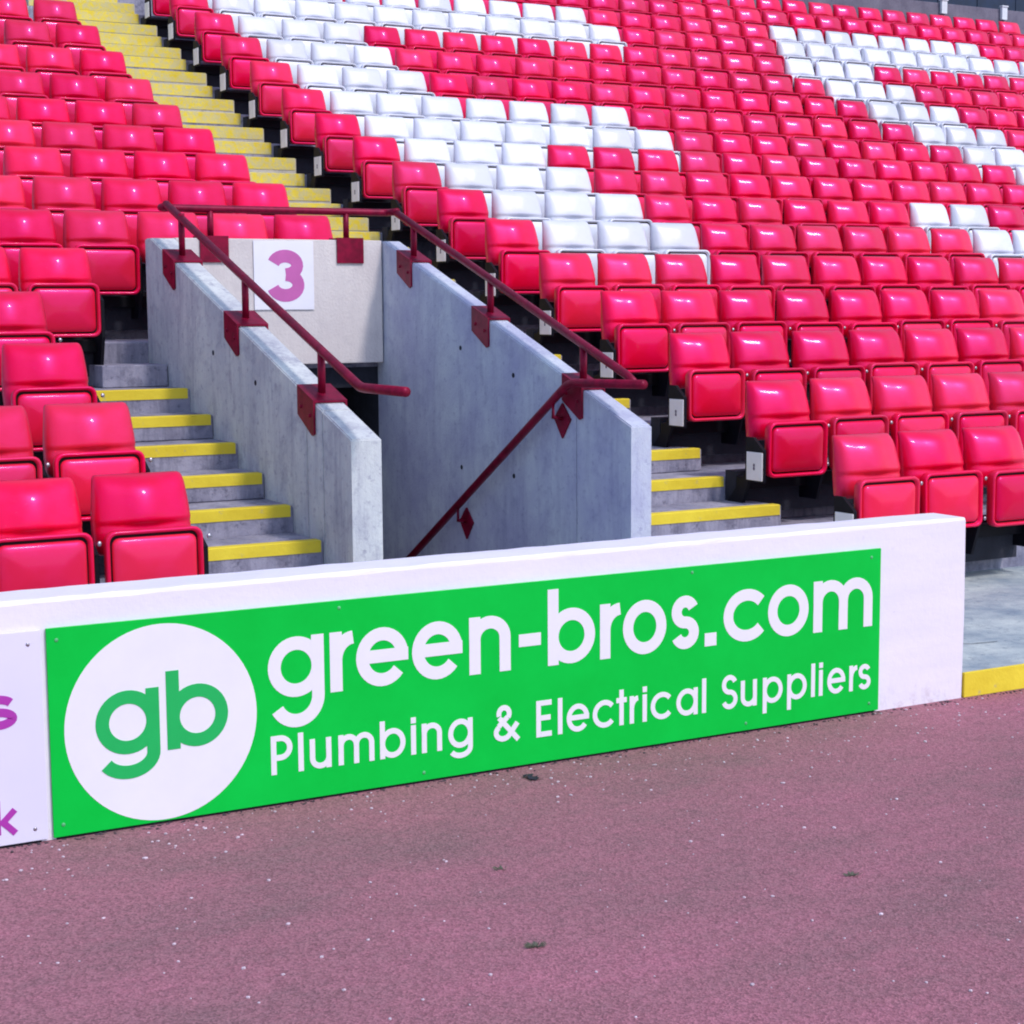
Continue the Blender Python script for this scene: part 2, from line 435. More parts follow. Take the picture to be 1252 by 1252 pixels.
def spine_s(W, H, s):
    rx = (W - s) / 2; rz = (H - s) / 4; cx = W / 2
    top = arc(cx, H - s / 2 - rz, rx * 0.96, rz, 22, 262, 18)
    bot = arc(cx, s / 2 + rz, rx, rz, 82, -158, 18)
    return top + bot

def glyph(ch, W, xh, asc, desc, s):
    """list of (points, closed) strokes in glyph space, baseline z=0"""
    h = s / 2; rx = (W - s) / 2; rz = (xh - s) / 2; cx = W / 2; cz = xh / 2
    ring = (arc(cx, cz, rx, rz, 0, 351, 39), True)
    def stem(x, z0, z1): return ([(x, z0), (x, z1)], False)
    if ch == 'o': return [ring]
    if ch == 'e': return [(arc(cx, cz, rx, rz, -2, 322, 30), False), ([(h * 0.9, cz + h * 0.15), (W - 0.0003, cz + h * 0.15)], False)]
    if ch == 'c':
        rc = (W - h * 1.75) / 1.77
        return [(arc(h + rc, cz, rc, rz, 40, 320, 28), False)]
    if ch == 'b': return [ring, stem(h, 0, asc)]
    if ch == 'p': return [ring, stem(h, -desc, xh)]
    if ch == 'a': return [ring, stem(W - h, 0, xh)]
    if ch == 'g':
        dz = -desc + h
        return [ring, ([(W - h, xh), (W - h, 0.0)] + arc(cx, 0.0, rx, -dz, 0, -152, 18)[1:], False)]
    if ch == 'l': return [stem(W / 2, 0, asc)]
    if ch == 'i': return [stem(W / 2, 0, xh), stem(W / 2, asc - s * 1.1, asc)]
    if ch == 't': return [stem(W / 2, 0, asc), ([(0, xh - h), (W, xh - h)], False)]
    if ch == 'r': return [stem(h, 0, xh), (arc(W * 1.0, xh * 0.52, W - h, xh * 0.48 - h, 175, 92, 10), False)]
    if ch == 'n': return [stem(h, 0, xh), ([(h, xh * 0.4)] + arc(cx, xh - h - rx * 0.95, rx, rx * 0.95, 180, 0, 18) + [(W - h, 0)], False)]
    if ch == 'u': return [stem(W - h, 0, xh), ([(h, xh)] + arc(cx, h + rx * 0.95, rx, rx * 0.95, 180, 360, 18) + [(W - h, xh * 0.6)], False)]
    if ch == 'm':
        q = (W - s) / 4
        return [stem(h, 0, xh), ([(h, xh * 0.4)] + arc(h + q, xh - h - q, q, q, 180, 0, 14) + [(h + 2 * q, 0)], False),
                ([(h + 2 * q, xh * 0.4)] + arc(h + 3 * q, xh - h - q, q, q, 180, 0, 14) + [(W - h, 0)], False)]
    if ch == '-': return [([(0, xh * 0.5), (W, xh * 0.5)], False)]
    if ch == '.': return [([(W / 2, 0), (W / 2, W * 0.92)], False)]
    if ch == 's': return [(spine_s(W, xh, s), False)]
    if ch == 'S': return [(spine_s(W, asc, s), False)]
    if ch == 'P':
        r = asc * 0.25
        return [stem(h, 0, asc), ([(h, asc - h), (W - h - r, asc - h)] + arc(W - h - r, asc - h - r, r, r, 90, -90, 14)[1:] + [(h, asc - h - 2 * r)], False)]
    if ch == 'E': return [stem(h, 0, asc), ([(s, asc - h), (W, asc - h)], False), ([(s, asc * 0.52), (W * 0.93, asc * 0.52)], False), ([(s, h), (W, h)], False)]
    if ch == 'k': return [stem(h, 0, asc), ([(s, xh * 0.42), (W, xh)], False), ([(s * 1.3, xh * 0.55), (W, 0)], False)]
    if ch == '&':
        r = asc * 0.17
        return [([(W, 0.0), (W * 0.22, asc * 0.66)], False), (arc(W * 0.42, asc - h - r, W * 0.21, r, 200, -40, 16), False),
                ([(W * 0.56, asc * 0.66), (W * 0.2, asc * 0.42)], False), (arc(W * 0.38, asc * 0.25, W * 0.38 - h, asc * 0.25 - h, 125, 330, 16) + [(W * 0.96, asc * 0.48)], False)]
    if ch == '3':
        T = (asc - s) / 2; r1 = T * 0.47; r2 = T - r1
        return [(arc(cx, asc - h - r1, rx * 0.93, r1, 165, -88, 18), False), (arc(cx, h + r2, rx, r2, 88, -165, 18), False)]
    return []

def letter(parent, ch, x0, x1, z, xh, asc, desc, s, mat, t=0.0012, name='letter'):
    bm = bmesh.new()
    if ch == '.': s = x1 - x0
    for i, (pts, closed) in enumerate(glyph(ch, x1 - x0, xh, asc, desc, s)):
        ribbon(bm, pts, s, 0.0, t + 0.00025 * i, closed)
    o = link(name, bm, mat, parent); o.location = (x0, 0, z)
    return o

# ------------------------------------------------------------------ perimeter wall and advertising boards
WT, WH = 0.193, 0.7436
bm = bmesh.new()
wr = random.Random(3); rings = []
for i in range(181):
    x = -14 + 14 * i / 180 if i < 180 else 0.0
    e = 0.0035 if i in (179, 180) else 0.0
    prof = [(0.0, 0.0), (0.0, 0.35), (0.0, WH - 0.014), (0.003, WH - 0.005), (0.010, WH), (WT - 0.010, WH), (WT - 0.003, WH - 0.005), (WT, WH - 0.014), (WT, 0.0)]
    rings.append([bm.verts.new((x - (wr.uniform(0, 0.002) if i == 180 else 0), y + (wr.uniform(-0.0008, 0.0008) if z > 0.5 else 0), z + (wr.uniform(-0.0022, 0.0012) if z > 0.5 else 0))) for y, z in prof])
for a, b in zip(rings, rings[1:]):
    for j in range(9): bm.faces.new((a[j], a[(j + 1) % 9], b[(j + 1) % 9], b[j]))
bm.faces.new(rings[0]); bm.faces.new(rings[-1])
bmesh.ops.bevel(bm, geom=[e for e in bm.edges if all(v.co.x > -0.004 for v in e.verts)], offset=0.006, segments=2, affect='EDGES')
tag(link('perimeter_wall', bm, 'white_wall'), 'low white painted wall with flaking foot at the track edge', 'wall')

def board(loc, x0, x1, z0, z1, mat, label, name='advertising_board'):
    root = empty(name, loc, label, 'advertising board', 'advertising boards screwed to the white wall')
    bm = bmesh.new(); box(bm, x0, x1, -0.010, -0.001, z0, z1, 0.0015)
    link('panel', bm, mat, root)
    bm = bmesh.new(); box(bm, x0 + 0.01, x1 - 0.02, -0.008, -0.001, 0.001, z0 + 0.0005); link('shadow_gap_strip', bm, 'black_steel_and_shade', root)  # black strip painting the shadow gap under the board
    return root
BX0, BX1 = -3.705, -0.457
b1 = board((BX0, -0.002, 0.0), 0, BX1 - BX0, 0.008, 0.652, 'green', 'green board reading green-bros.com with a white gb roundel')
def on_board(par, items, z, xh, asc, desc, s, mat, bx, y=-0.010):
    for ch, a, b in items:
        o = letter(par, ch, a - bx, b - bx, z, xh, asc, desc, s, mat)
        o.location.y = y
big = [('g', -3.006, -2.812), ('r', -2.791, -2.706), ('e', -2.698, -2.508), ('e', -2.494, -2.304), ('n', -2.278, -2.117), ('-', -2.084, -1.996),
       ('b', -1.968, -1.774), ('r', -1.753, -1.666), ('o', -1.656, -1.469), ('s', -1.447, -1.325), ('.', -1.298, -1.245),
       ('c', -1.213, -1.024), ('o', -1.007, -0.814), ('m', -0.790, -0.498)]
on_board(b1, big[:5], 0.351, 0.198, 0.270, 0.100, 0.0435, 'letter_white', BX0)
on_board(b1, big[5:6], 0.351, 0.198, 0.270, 0.100, 0.044, 'letter_white', BX0)
on_board(b1, big[6:], 0.349, 0.198, 0.270, 0.100, 0.0435, 'letter_white', BX0)
small = [('P', -3.002, -2.928), ('l', -2.909, -2.889), ('u', -2.868, -2.792), ('m', -2.767, -2.638), ('b', -2.617, -2.523), ('i', -2.502, -2.484),
         ('n', -2.462, -2.386), ('g', -2.362, -2.268), ('&', -2.186, -2.088), ('E', -2.016, -1.954), ('l', -1.929, -1.909), ('e', -1.892, -1.799),
         ('c', -1.784, -1.695), ('t', -1.684, -1.640), ('r', -1.627, -1.590), ('i', -1.572, -1.552), ('c', -1.536, -1.446), ('a', -1.423, -1.328),
         ('l', -1.309, -1.289), ('S', -1.219, -1.146), ('u', -1.131, -1.056), ('p', -1.028, -0.934), ('p', -0.912, -0.818), ('l', -0.797, -0.777),
         ('i', -0.759, -0.739), ('e', -0.717, -0.628), ('r', -0.608, -0.568), ('s', -0.562, -0.500)]
on_board(b1, small[:9], 0.103, 0.101, 0.128, 0.036, 0.0185, 'letter_white', BX0)
on_board(b1, small[9:], 0.099, 0.101, 0.130, 0.036, 0.0185, 'letter_white', BX0)
# roundel
bm = bmesh.new()
vs = [bm.verts.new((0.3075 * math.cos(2 * math.pi * i / 72), -0.0012, 0.3105 * math.sin(2 * math.pi * i / 72))) for i in range(72)]
vb = [bm.verts.new((v.co.x, 0, v.co.z)) for v in vs]
bm.faces.new(vs)
for i in range(72): bm.faces.new((vs[i], vs[(i + 1) % 72], vb[(i + 1) % 72], vb[i]))
disc = link('roundel', bm, 'letter_white', b1); disc.location = (-3.3545 - BX0, -0.010, 0.3235)
for ch, a, b in (('g', -3.567, -3.366), ('b', -3.343, -3.143)):
    z = 0.237 if ch == 'g' else 0.233
    o = letter(disc, ch, a + 3.3545, b + 3.3545, z - 0.3235, 0.200, 0.250, 0.078, 0.042, 'letter_green')
    o.location.y = -0.0012
def screws(par, pts, mat='screw_paint'):
    for x, z in pts:
        bm = bmesh.new()
        bmesh.ops.create_uvsphere(bm, u_segments=8, v_segments=5, radius=0.0065, matrix=Matrix.Translation((x, -0.010, z)) @ Matrix.Diagonal((1, 0.45, 1, 1)))
        link('screw', bm, mat, par, True)
screws(b1, [(0.03, 0.615), (0.03, 0.045), (0.95, 0.628), (1.25, 0.035), (2.35, 0.630), (2.6, 0.035), (3.2, 0.62), (3.2, 0.04)])
b2 = board((-7.2, -0.002, 0.0), 0, 7.2 - 3.722, 0.008, 0.650, 'board_white', 'white board with purple lettering, only its end in view')
o = letter(b2, 's', -3.915 + 7.2, -3.800 + 7.2, 0.362, 0.104, 0.15, 0.05, 0.026, 'letter_magenta'); o.location.y = -0.010
o = letter(b2, 'k', -3.880 + 7.2, -3.818 + 7.2, 0.042, 0.072, 0.105, 0.03, 0.019, 'letter_magenta'); o.location.y = -0.010
screws(b2, [(3.44, 0.610), (3.44, 0.045)], 'bolt')

# number sign on the lintel
sg = empty('number_sign', (-1.172, YF - 0.003, 1.588), 'white square sign with a pink number 3 above the tunnel', 'sign')
bm = bmesh.new(); box(bm, 0, 0.392, -0.006, 0.0, 0, 0.418, 0.001); link('panel', bm, 'letter_white', sg)
o = letter(sg, '3', 0.080, 0.328, 0.048, 0.2, 0.318, 0, 0.078, 'numeral', name='numeral'); o.location.y = -0.006

# ------------------------------------------------------------------ handrails
R = 0.0225
def saddle(parent, y, x0, x1, post_to, xm):
    """bracket folded over a sloping wall top, with its post"""
    g = 0.012; hw = 0.10; sl = 0.3515
    t = lambda yy: min(top_z(yy), 2.014) + 0.004
    bm = bmesh.new()
    for xa, xb in ((x0 - g, x0 - 0.002), (x1 + 0.002, x1 + g)):       # side cheeks, their foot cut to a point
        prism_x(bm, [(y - hw, t(y) - sl * hw), (y + hw, t(y) + sl * hw), (y + hw, t(y) + sl * hw - 0.13), (y - hw * 0.75, t(y) - sl * hw - 0.155), (y - hw, t(y) - sl * hw - 0.145)], xa, xb)
    prism_x(bm, [(y - hw, t(y) - sl * hw + 0.001), (y + hw, t(y) + sl * hw + 0.001), (y + hw, t(y) + sl * hw + g), (y - hw, t(y) - sl * hw + g)], x0 - g, x1 + g)
    link('bracket', bm, 'maroon', parent)
    for dy in (-0.055, 0.055):
        bm = bmesh.new()
        bmesh.ops.create_cone(bm, cap_ends=True, segments=6, radius1=0.011, radius2=0.009, depth=0.009, matrix=Matrix.Translation((x0 - g - 0.004, y + dy, t(y) + sl * dy - 0.075)) @ Matrix.Rotation(-math.pi / 2, 4, 'Y'))
        link('bolt', bm, 'maroon', parent)
    bm = bmesh.new(); tube(bm, [(xm, y, t(y) + 0.004), (xm, y, post_to)], R * 0.85)
    link('post', bm, 'maroon', parent, True)

def rail_z(y): return 1.233 + 0.366 * (y - 2.05)
XM = (WL0 + WL1) / 2
hr = empty('handrail', (XM, 0, 0), 'maroon handrail along the top of the streaked wall beside the narrow stairs', 'handrail')
hr.location = (0, 0, 0)
p_top = (XM, 4.80, rail_z(4.80) - 0.03); p_end = (XM, 1.585, 1.236)
bm = bmesh.new(); tube(bm, [p_top] + bend(p_top, (XM, 2.06, 1.236), p_end, 0.045) + [p_end], R, 12)
link('rail', bm, 'maroon', hr, True)
for y in (4.53, 3.52, 2.515): saddle(hr, y, WL0, WL1, rail_z(y), XM)

XB = (WR0 + WR1) / 2
hr = empty('handrail', (0, 0, 0), 'maroon handrail along the top of the far tunnel wall beside the patterned seats', 'handrail')
def rz2(y): return 1.233 + 0.357 * (y - 2.13)
p_top = (XB, 4.80, rz2(4.80)); p_end = (XB - 0.02, 2.04, 1.215)
bm = bmesh.new(); tube(bm, [p_top, (XB, 2.14, 1.252), p_end], R, 12)
link('rail', bm, 'maroon', hr, True)
for y in (4.56, 3.57, 2.56): saddle(hr, y, WR0, WR1, rz2(y), XB)

XD = WR0 - 0.065
hr = empty('handrail', (0, 0, 0), 'maroon handrail slanting down the inside of the tunnel wall into the dark', 'handrail')
p0 = (XD, 1.80, 1.222); p1 = (XD, 2.50, 1.205); p2 = (XD, 6.3, 1.205 - 0.603 * 3.8)
bm = bmesh.new(); tube(bm, [p0] + bend(p0, p1, p2, 0.07) + [p2], R, 12); link('rail', bm, 'maroon', hr, True)
for y in (2.66, 3.76, 4.86):
    z = 1.205 - 0.603 * (y - 2.5)
    bm = bmesh.new()
    s = 0.083
    vs = [(y - s, z - 0.10), (y, z - 0.10 + s), (y + s, z - 0.10), (y, z - 0.10 - s * 1.25)]
    prism_x(bm, vs, WR0 - 0.012, WR0 - 0.002)
    link('bracket', bm, 'maroon', hr)
    bm = bmesh.new(); tube(bm, [(WR0 - 0.012, y, z - 0.10), (XD, y, z - 0.09), (XD, y, z - 0.01)], 0.011, 8)
    link('bracket_arm', bm, 'maroon', hr, True)

hr = empty('handrail', (0, 0, 0), 'maroon handrail running level across the pale panel above the tunnel', 'handrail')
ZB = 2.195; YB = YF + 0.052
bm = bmesh.new(); tube(bm, [(XM - 0.0, 4.79, ZB)] + bend((XM, 4.79, ZB), (XM, YB, ZB), (XB, YB, ZB), 0.05) + bend((XM, YB, ZB), (XB, YB, ZB), (XB, 4.79, ZB), 0.05) + [(XB, 4.79, ZB)], R, 12)
link('rail', bm, 'maroon', hr, True)
for x in (-1.42, -0.53):
    bm = bmesh.new(); tube(bm, [(x, YB, 2.022), (x, YB, ZB)], R * 0.85); link('post', bm, 'maroon', hr, True)
    bm = bmesh.new()
    box(bm, x - 0.09, x + 0.09, YF - 0.012, YF - 0.002, 1.874, 2.032)
    box(bm, x - 0.09, x + 0.09, YF + 0.107, YF + 0.115, 1.874, 2.032)
    box(bm, x - 0.09, x + 0.09, YF - 0.0015, YF + 0.1065, 2.021, 2.030)
    link('bracket', bm, 'maroon', hr)

# ------------------------------------------------------------------ the seats
def section(z, hw, yf, d, rf=0.075, rr=0.018, bow=0.012, nseg=7):
    """rounded cross-section, front at y=yf (towards the pitch), thickness d"""
    pts = []
    rf = min(rf, hw * 0.9); 
    # front edge left -> right, slightly bowed
    def fr(x): return yf - bow * (1 - (x / hw) ** 2)
    for i in range(nseg + 1):
        a = math.radians(180 + 90 * i / nseg)
        ry = min(rf * 0.55, d * 0.8)
        pts.append((-hw + rf + rf * math.cos(a), fr(hw - rf) + ry + ry * math.sin(a)))
    for t in (-0.66, -0.33, 0, 0.33, 0.66): pts.append((t * (hw - rf), fr(t * (hw - rf))))
    for i in range(nseg + 1):
        a = math.radians(270 + 90 * i / nseg)
        ry = min(rf * 0.55, d * 0.8)
        pts.append((hw - rf + rf * math.cos(a), fr(hw - rf) + ry + ry * math.sin(a)))
    pts.append((hw - 0.003, yf + d - rr)); pts.append((hw - rr, yf + d)); pts.append((-hw + rr, yf + d)); pts.append((-hw + 0.003, yf + d - rr))
    return [(x, y, z) for x, y in pts]

def loft(bm, secs):
    rings = [[bm.verts.new(p) for p in s] for s in secs]
    n = len(rings[0])
    for a, b in zip(rings, rings[1:]):
        for j in range(n): bm.faces.new((a[j], a[(j + 1) % n], b[(j + 1) % n], b[j]))
    bm.faces.new(rings[0]); bm.faces.new(rings[-1][::-1])

def mesh_of(bm, name, mat, smooth=True):
    o = link(name, bm, mat, None, smooth); me = o.data
    bpy.data.objects.remove(o); return me

def bucket(z, hw, yc, bulge, wing, yb):
    """cross-section of the backrest: domed centre, side wings coming forward, flat rear"""
    N = 26; pts = []
    for i in range(N + 1):
        u = -1 + 2 * i / N; a = abs(u)
        y = yc - (bulge * (math.cos(math.pi * a / 0.74) + 1) / 2 if a < 0.74 else 0)
        if a > 0.50: y += wing * (1 - math.sqrt(max(0.0, 1 - ((a - 0.50) / 0.50) ** 2)))
        pts.append((u * hw * (0.995 if i in (0, N) else 1.0), y, z))
    pts += [(hw, yb - 0.006, z), (hw - 0.012, yb, z), (-hw + 0.012, yb, z), (-hw, yb - 0.006, z)]
    return pts
def backrest_bm():
    bm = bmesh.new()
    S = [(0.478, 0.180, -0.200, 0.0, 0.030, -0.160), (0.484, 0.192, -0.226, 0.0, 0.050, -0.150), (0.500, 0.200, -0.244, 0.0, 0.060, -0.146), (0.560, 0.205, -0.250, 0.004, 0.062, -0.144),
         (0.590, 0.206, -0.246, 0.006, 0.062, -0.142), (0.602, 0.206, -0.240, 0.010, 0.062, -0.142), (0.612, 0.207, -0.243, 0.016, 0.064, -0.142), (0.622, 0.207, -0.248, 0.022, 0.066, -0.141), (0.634, 0.206, -0.246, 0.026, 0.067, -0.141),
         (0.660, 0.205, -0.2375, 0.029, 0.066, -0.140), (0.690, 0.203, -0.2265, 0.030, 0.064, -0.138), (0.720, 0.200, -0.2145, 0.030, 0.060, -0.134), (0.745, 0.197, -0.2025, 0.029, 0.053, -0.129), (0.765, 0.194, -0.189, 0.026, 0.044, -0.122),
         (0.782, 0.190, -0.172, 0.021, 0.034, -0.112), (0.793, 0.186, -0.156, 0.015, 0.025, -0.104), (0.800, 0.181, -0.142, 0.009, 0.017, -0.099), (0.803, 0.174, -0.128, 0.003, 0.009, -0.096)]
    loft(bm, [bucket(*q) for q in S])
    return bm

def rrect(hw, z0, z1, r, y, n=4):
    pts = []
    for cx, cz, a0 in ((hw - r, z1 - r, 0), (-hw + r, z1 - r, 90), (-hw + r, z0 + r, 180), (hw - r, z0 + r, 270)):
        for i in range(n + 1):
            a = math.radians(a0 + 90 * i / n); pts.append((cx + r * math.cos(a), y, cz + r * math.sin(a)))
    return pts
PZ0, PZ1 = 0.287, 0.592
def pan_rim_bm():
    """tray of the folded seat pan: rim standing round a recess"""
    bm = bmesh.new()
    rings = [rrect(0.192, PZ0 + 0.012, PZ1 - 0.008, 0.040, -0.300), rrect(0.200, PZ0 + 0.003, PZ1 - 0.002, 0.042, -0.312), rrect(0.203, PZ0, PZ1, 0.042, -0.352),
             rrect(0.200, PZ0 + 0.003, PZ1 - 0.003, 0.040, -0.360), rrect(0.193, PZ0 + 0.010, PZ1 - 0.009, 0.036, -0.362), rrect(0.186, PZ0 + 0.018, PZ1 - 0.016, 0.032, -0.357), rrect(0.184, PZ0 + 0.020, PZ1 - 0.018, 0.030, -0.335)]
    R_ = [[bm.verts.new(p) for p in r] for r in rings]; n = len(R_[0])
    for a, b in zip(R_, R_[1:]):
        for j in range(n): bm.faces.new((a[j], a[(j + 1) % n], b[(j + 1) % n], b[j]))
    bm.faces.new(R_[0]); bm.faces.new(R_[-1])
    return bm
def pan_pad_bm():
    bm = bmesh.new()
    x, a, b = 0.175, PZ0 + 0.030, PZ1 - 0.030
    rings = []
    for t, d in ((0.0, 0.0), (0.0, 0.012), (0.006, 0.021), (0.014, 0.026), (0.030, 0.031), (0.055, 0.036), (0.085, 0.040), (0.105, 0.0415)):
        rings.append(rrect(x - t, a + t, b - t, max(0.004, 0.030 - t * 0.2), -0.338 - d))
    R_ = [[bm.verts.new(p) for p in r] for r in rings]; n = len(R_[0])
    for p_, q_ in zip(R_, R_[1:]):
        for j in range(n): bm.faces.new((p_[j], p_[(j + 1) % n], q_[(j + 1) % n], q_[j]))
    bm.faces.new(R_[0]); bm.faces.new(R_[-1])
    return bm
def groove_shade_bm():  # black fill that puts shade into the groove round the pad
    bm = bmesh.new()
    a = [bm.verts.new(p) for p in rrect(0.1825, PZ0 + 0.022, PZ1 - 0.020, 0.028, -0.3400)]
    b = [bm.verts.new(p) for p in rrect(0.1825, PZ0 + 0.022, PZ1 - 0.020, 0.028, -0.3355)]
    bm.faces.new(a); bm.faces.new(b)
    for j in range(len(a)): bm.faces.new((a[j], a[(j + 1) % len(a)], b[(j + 1) % len(a)], b[j]))
    return bm
def stand_bm(side):
    bm = bmesh.new()
    prism_x(bm, [(-0.300, 0.29), (-0.300, 0.50), (-0.22, 0.545), (-0.16, 0.50), (-0.012, 0.30), (-0.012, 0.13), (-0.25, 0.13)], side - 0.009, side + 0.009)
    return bm
def end_bm():
    bm = bmesh.new(); x = -0.232
    prism_x(bm, [(-0.360, 0.255), (-0.360, 0.432), (-0.27, 0.50), (-0.205, 0.50), (-0.200, 0.30), (-0.03, 0.12), (-0.03, 0.004), (-0.12, 0.004), (-0.215, 0.22), (-0.23, 0.255)], x - 0.010, x + 0.010)
    return bm
def bolts_bm(x):
    bm = bmesh.new()
    for z in (0.0,):
        bmesh.ops.create_uvsphere(bm, u_segments=7, v_segments=5, radius=0.011, matrix=Matrix.Translation((x, -0.337, z)) @ Matrix.Diagonal((1, 0.5, 1, 1)))
    return bm
ME = {}
for c in ('red', 'white'):
    ME['back_' + c] = mesh_of(backrest_bm(), 'backrest', 'seat_' + c)
    ME['pan_' + c] = mesh_of(pan_rim_bm(), 'seat_pan', 'seat_' + c)
    ME['pad_' + c] = mesh_of(pan_pad_bm(), 'pan_pad', 'seat_' + c)
ME['groove_shade'] = mesh_of(groove_shade_bm(), 'pan_plate', 'black_steel_and_shade', False)  # pan_plate: black fill standing in for shade in the pan groove
ME['stand'] = mesh_of(stand_bm(0.228), 'stanchion', 'black_steel_and_shade', False)
ME['end'] = mesh_of(end_bm(), 'end_frame', 'black_steel_and_shade', False)
ME['bolts'] = mesh_of(bolts_bm(0.23), 'bolt', 'bolt')
bm = bmesh.new(); box(bm, -0.006, 0.0, -0.071, 0.071, -0.078, 0.078, 0.004); ME['plate'] = mesh_of(bm, 'number_plate', 'plate', False)
bm = bmesh.new()
for i, (a, b) in enumerate(((0.030, 0.004), (0.0, 0.034))):
    pts = [(0.008 * math.cos(t), (a * 0.6 + 0.010 * math.sin(t)) - 0.012) for t in (2 * math.pi * j / 14 for j in range(14))]
    vs = [bm.verts.new((-0.0075 - 0.0001 * i, x * 1.1, z)) for x, z in pts]; bm.faces.new(vs)
ME['mark'] = mesh_of(bm, 'plate_mark', 'mark', False)

ORD = ['', 'first', 'second', 'third', 'fourth', 'fifth', 'sixth', 'seventh', 'eighth', 'ninth', 'tenth', 'eleventh', 'twelfth', 'thirteenth', 'fourteenth',
       'fifteenth', 'sixteenth', 'seventeenth', 'eighteenth', 'nineteenth', 'twentieth', 'twenty-first', 'twenty-second', 'twenty-third', 'twenty-fourth',
       'twenty-fifth', 'twenty-sixth', 'twenty-seventh', 'twenty-eighth', 'twenty-ninth', 'thirtieth', 'thirty-first']

def seat(x, k, colour, label, group, end=False):
    jit = random.uniform
    s = empty('stadium_seat', (x + jit(-0.003, 0.003), NOSE[k + 1] + jit(-0.004, 0.004), FLOOR[k] if k else HL[0] - 0.738), label, 'seat', group)
    b = inst('backrest', ME['back_' + colour], s)
    b.rotation_euler = (math.radians(jit(-0.7, 0.7)), 0, math.radians(jit(-0.8, 0.8)))
    pn = inst('seat_pan', ME['pan_' + colour], s)
    pn.rotation_euler = (math.radians(jit(-1.6, 1.6)), 0, math.radians(jit(-0.5, 0.5)))
    inst('pan_plate', ME['groove_shade'], pn); inst('pan_pad', ME['pad_' + colour], pn)  # pan_plate is the painted shade in the groove round the pad
    br = inst('stanchion', ME['stand'], s)
    if k < 4:
        for z in (0.335, 0.55): inst('bolt', ME['bolts'], br, (0, 0, z))
    if end:
        e = inst('end_frame', ME['end'], s)
        pl = inst('number_plate', ME['plate'], e, (-0.245, -0.293, 0.343))
        if k < 10: pl2 = inst('plate_mark', ME['mark'], e, (-0.245, -0.293, 0.343))
    return s

WHITE = set()
for k in range(6, 17):
    for j in (1, 2, 3): WHITE.add((k, j))
for k in (10, 11):
    for j in range(4, 8): WHITE.add((k, j))
for k in (15, 16):
    for j in range(4, 12): WHITE.add((k, j))
for k in (6, 7):
    for j in (10, 11): WHITE.add((k, j))
for k in range(9, 15):
    for j in (16, 17, 18): WHITE.add((k, j))
for j in range(17, 28): WHITE.add((15, j))
for j in range(18, 26): WHITE.add((16, j))

N_RIGHT = [3, 5, 7, 8, 10, 12, 13, 15, 17, 18, 20, 22, 23, 25, 27, 28, 24, 20]
START17 = {17: 5, 18: 8}
N_LEFT = [2, 2, 1, 1, 2, 5, 5, 4, 4, 4, 3, 3, 2, 2]
bpy.context.view_layer.update()
for k in range(18):
    row = k + 1
    n = N_RIGHT[k] + {17: 6, 18: 11}.get(row, 0)
    for j in range(n):
        if row == 17 and j < 5: continue
        if row == 18 and j < 10: continue
        c = 'white' if (row, j) in WHITE else 'red'
        lab = f'{c} folded seat in the {ORD[row]} row of the patterned block, {ORD[j + 1]} from the stairs'
        seat(1.03 + 0.46 * j, k, c, lab, f'{c} seats of the patterned block', j == 0)
for k, n in enumerate(N_LEFT):
    row = k + 1
    o = {5: 1}.get(row, 5 if row > 5 else 0)
    for j in range(n):
        lab = f'red folded seat in the {ORD[row]} row of the all-red block, {ORD[j + 1]} from the stairs'
        s = seat(-2.85 + 0.46 * (o - j), k, 'red', lab, 'red seats of the all-red block')

# carrying rails under each row of seats
def seat_rail(x0, x1, k, label):
    y = NOSE[k + 1]; z = FLOOR[k] if k else HL[0] - 0.738
    root = empty('seat_rail', (x0, y, z), label, 'seat rail', 'black steel rails carrying the seats')
    bm = bmesh.new(); box(bm, 0, x1 - x0, -0.165, -0.105, 0.20, 0.275, 0.008); link('beam', bm, 'black_steel_and_shade', root)
    bm = bmesh.new(); box(bm, 0, x1 - x0, -0.100, -0.0025, 0.06, 0.30); link('back_plate', bm, 'concrete_dark_and_shade', root)  # dark sheet standing in for the deep shade under the seats
    return root
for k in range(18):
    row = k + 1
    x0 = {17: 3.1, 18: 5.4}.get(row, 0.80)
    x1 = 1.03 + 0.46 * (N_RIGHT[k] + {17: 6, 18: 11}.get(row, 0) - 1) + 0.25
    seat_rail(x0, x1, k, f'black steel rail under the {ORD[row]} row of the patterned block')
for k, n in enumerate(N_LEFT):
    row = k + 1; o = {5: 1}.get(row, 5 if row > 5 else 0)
    seat_rail(-2.85 + 0.46 * (o - n + 1) - 0.25, -2.85 + 0.46 * o + 0.24, k, f'black steel rail under the {ORD[row]} row of the all-red block')

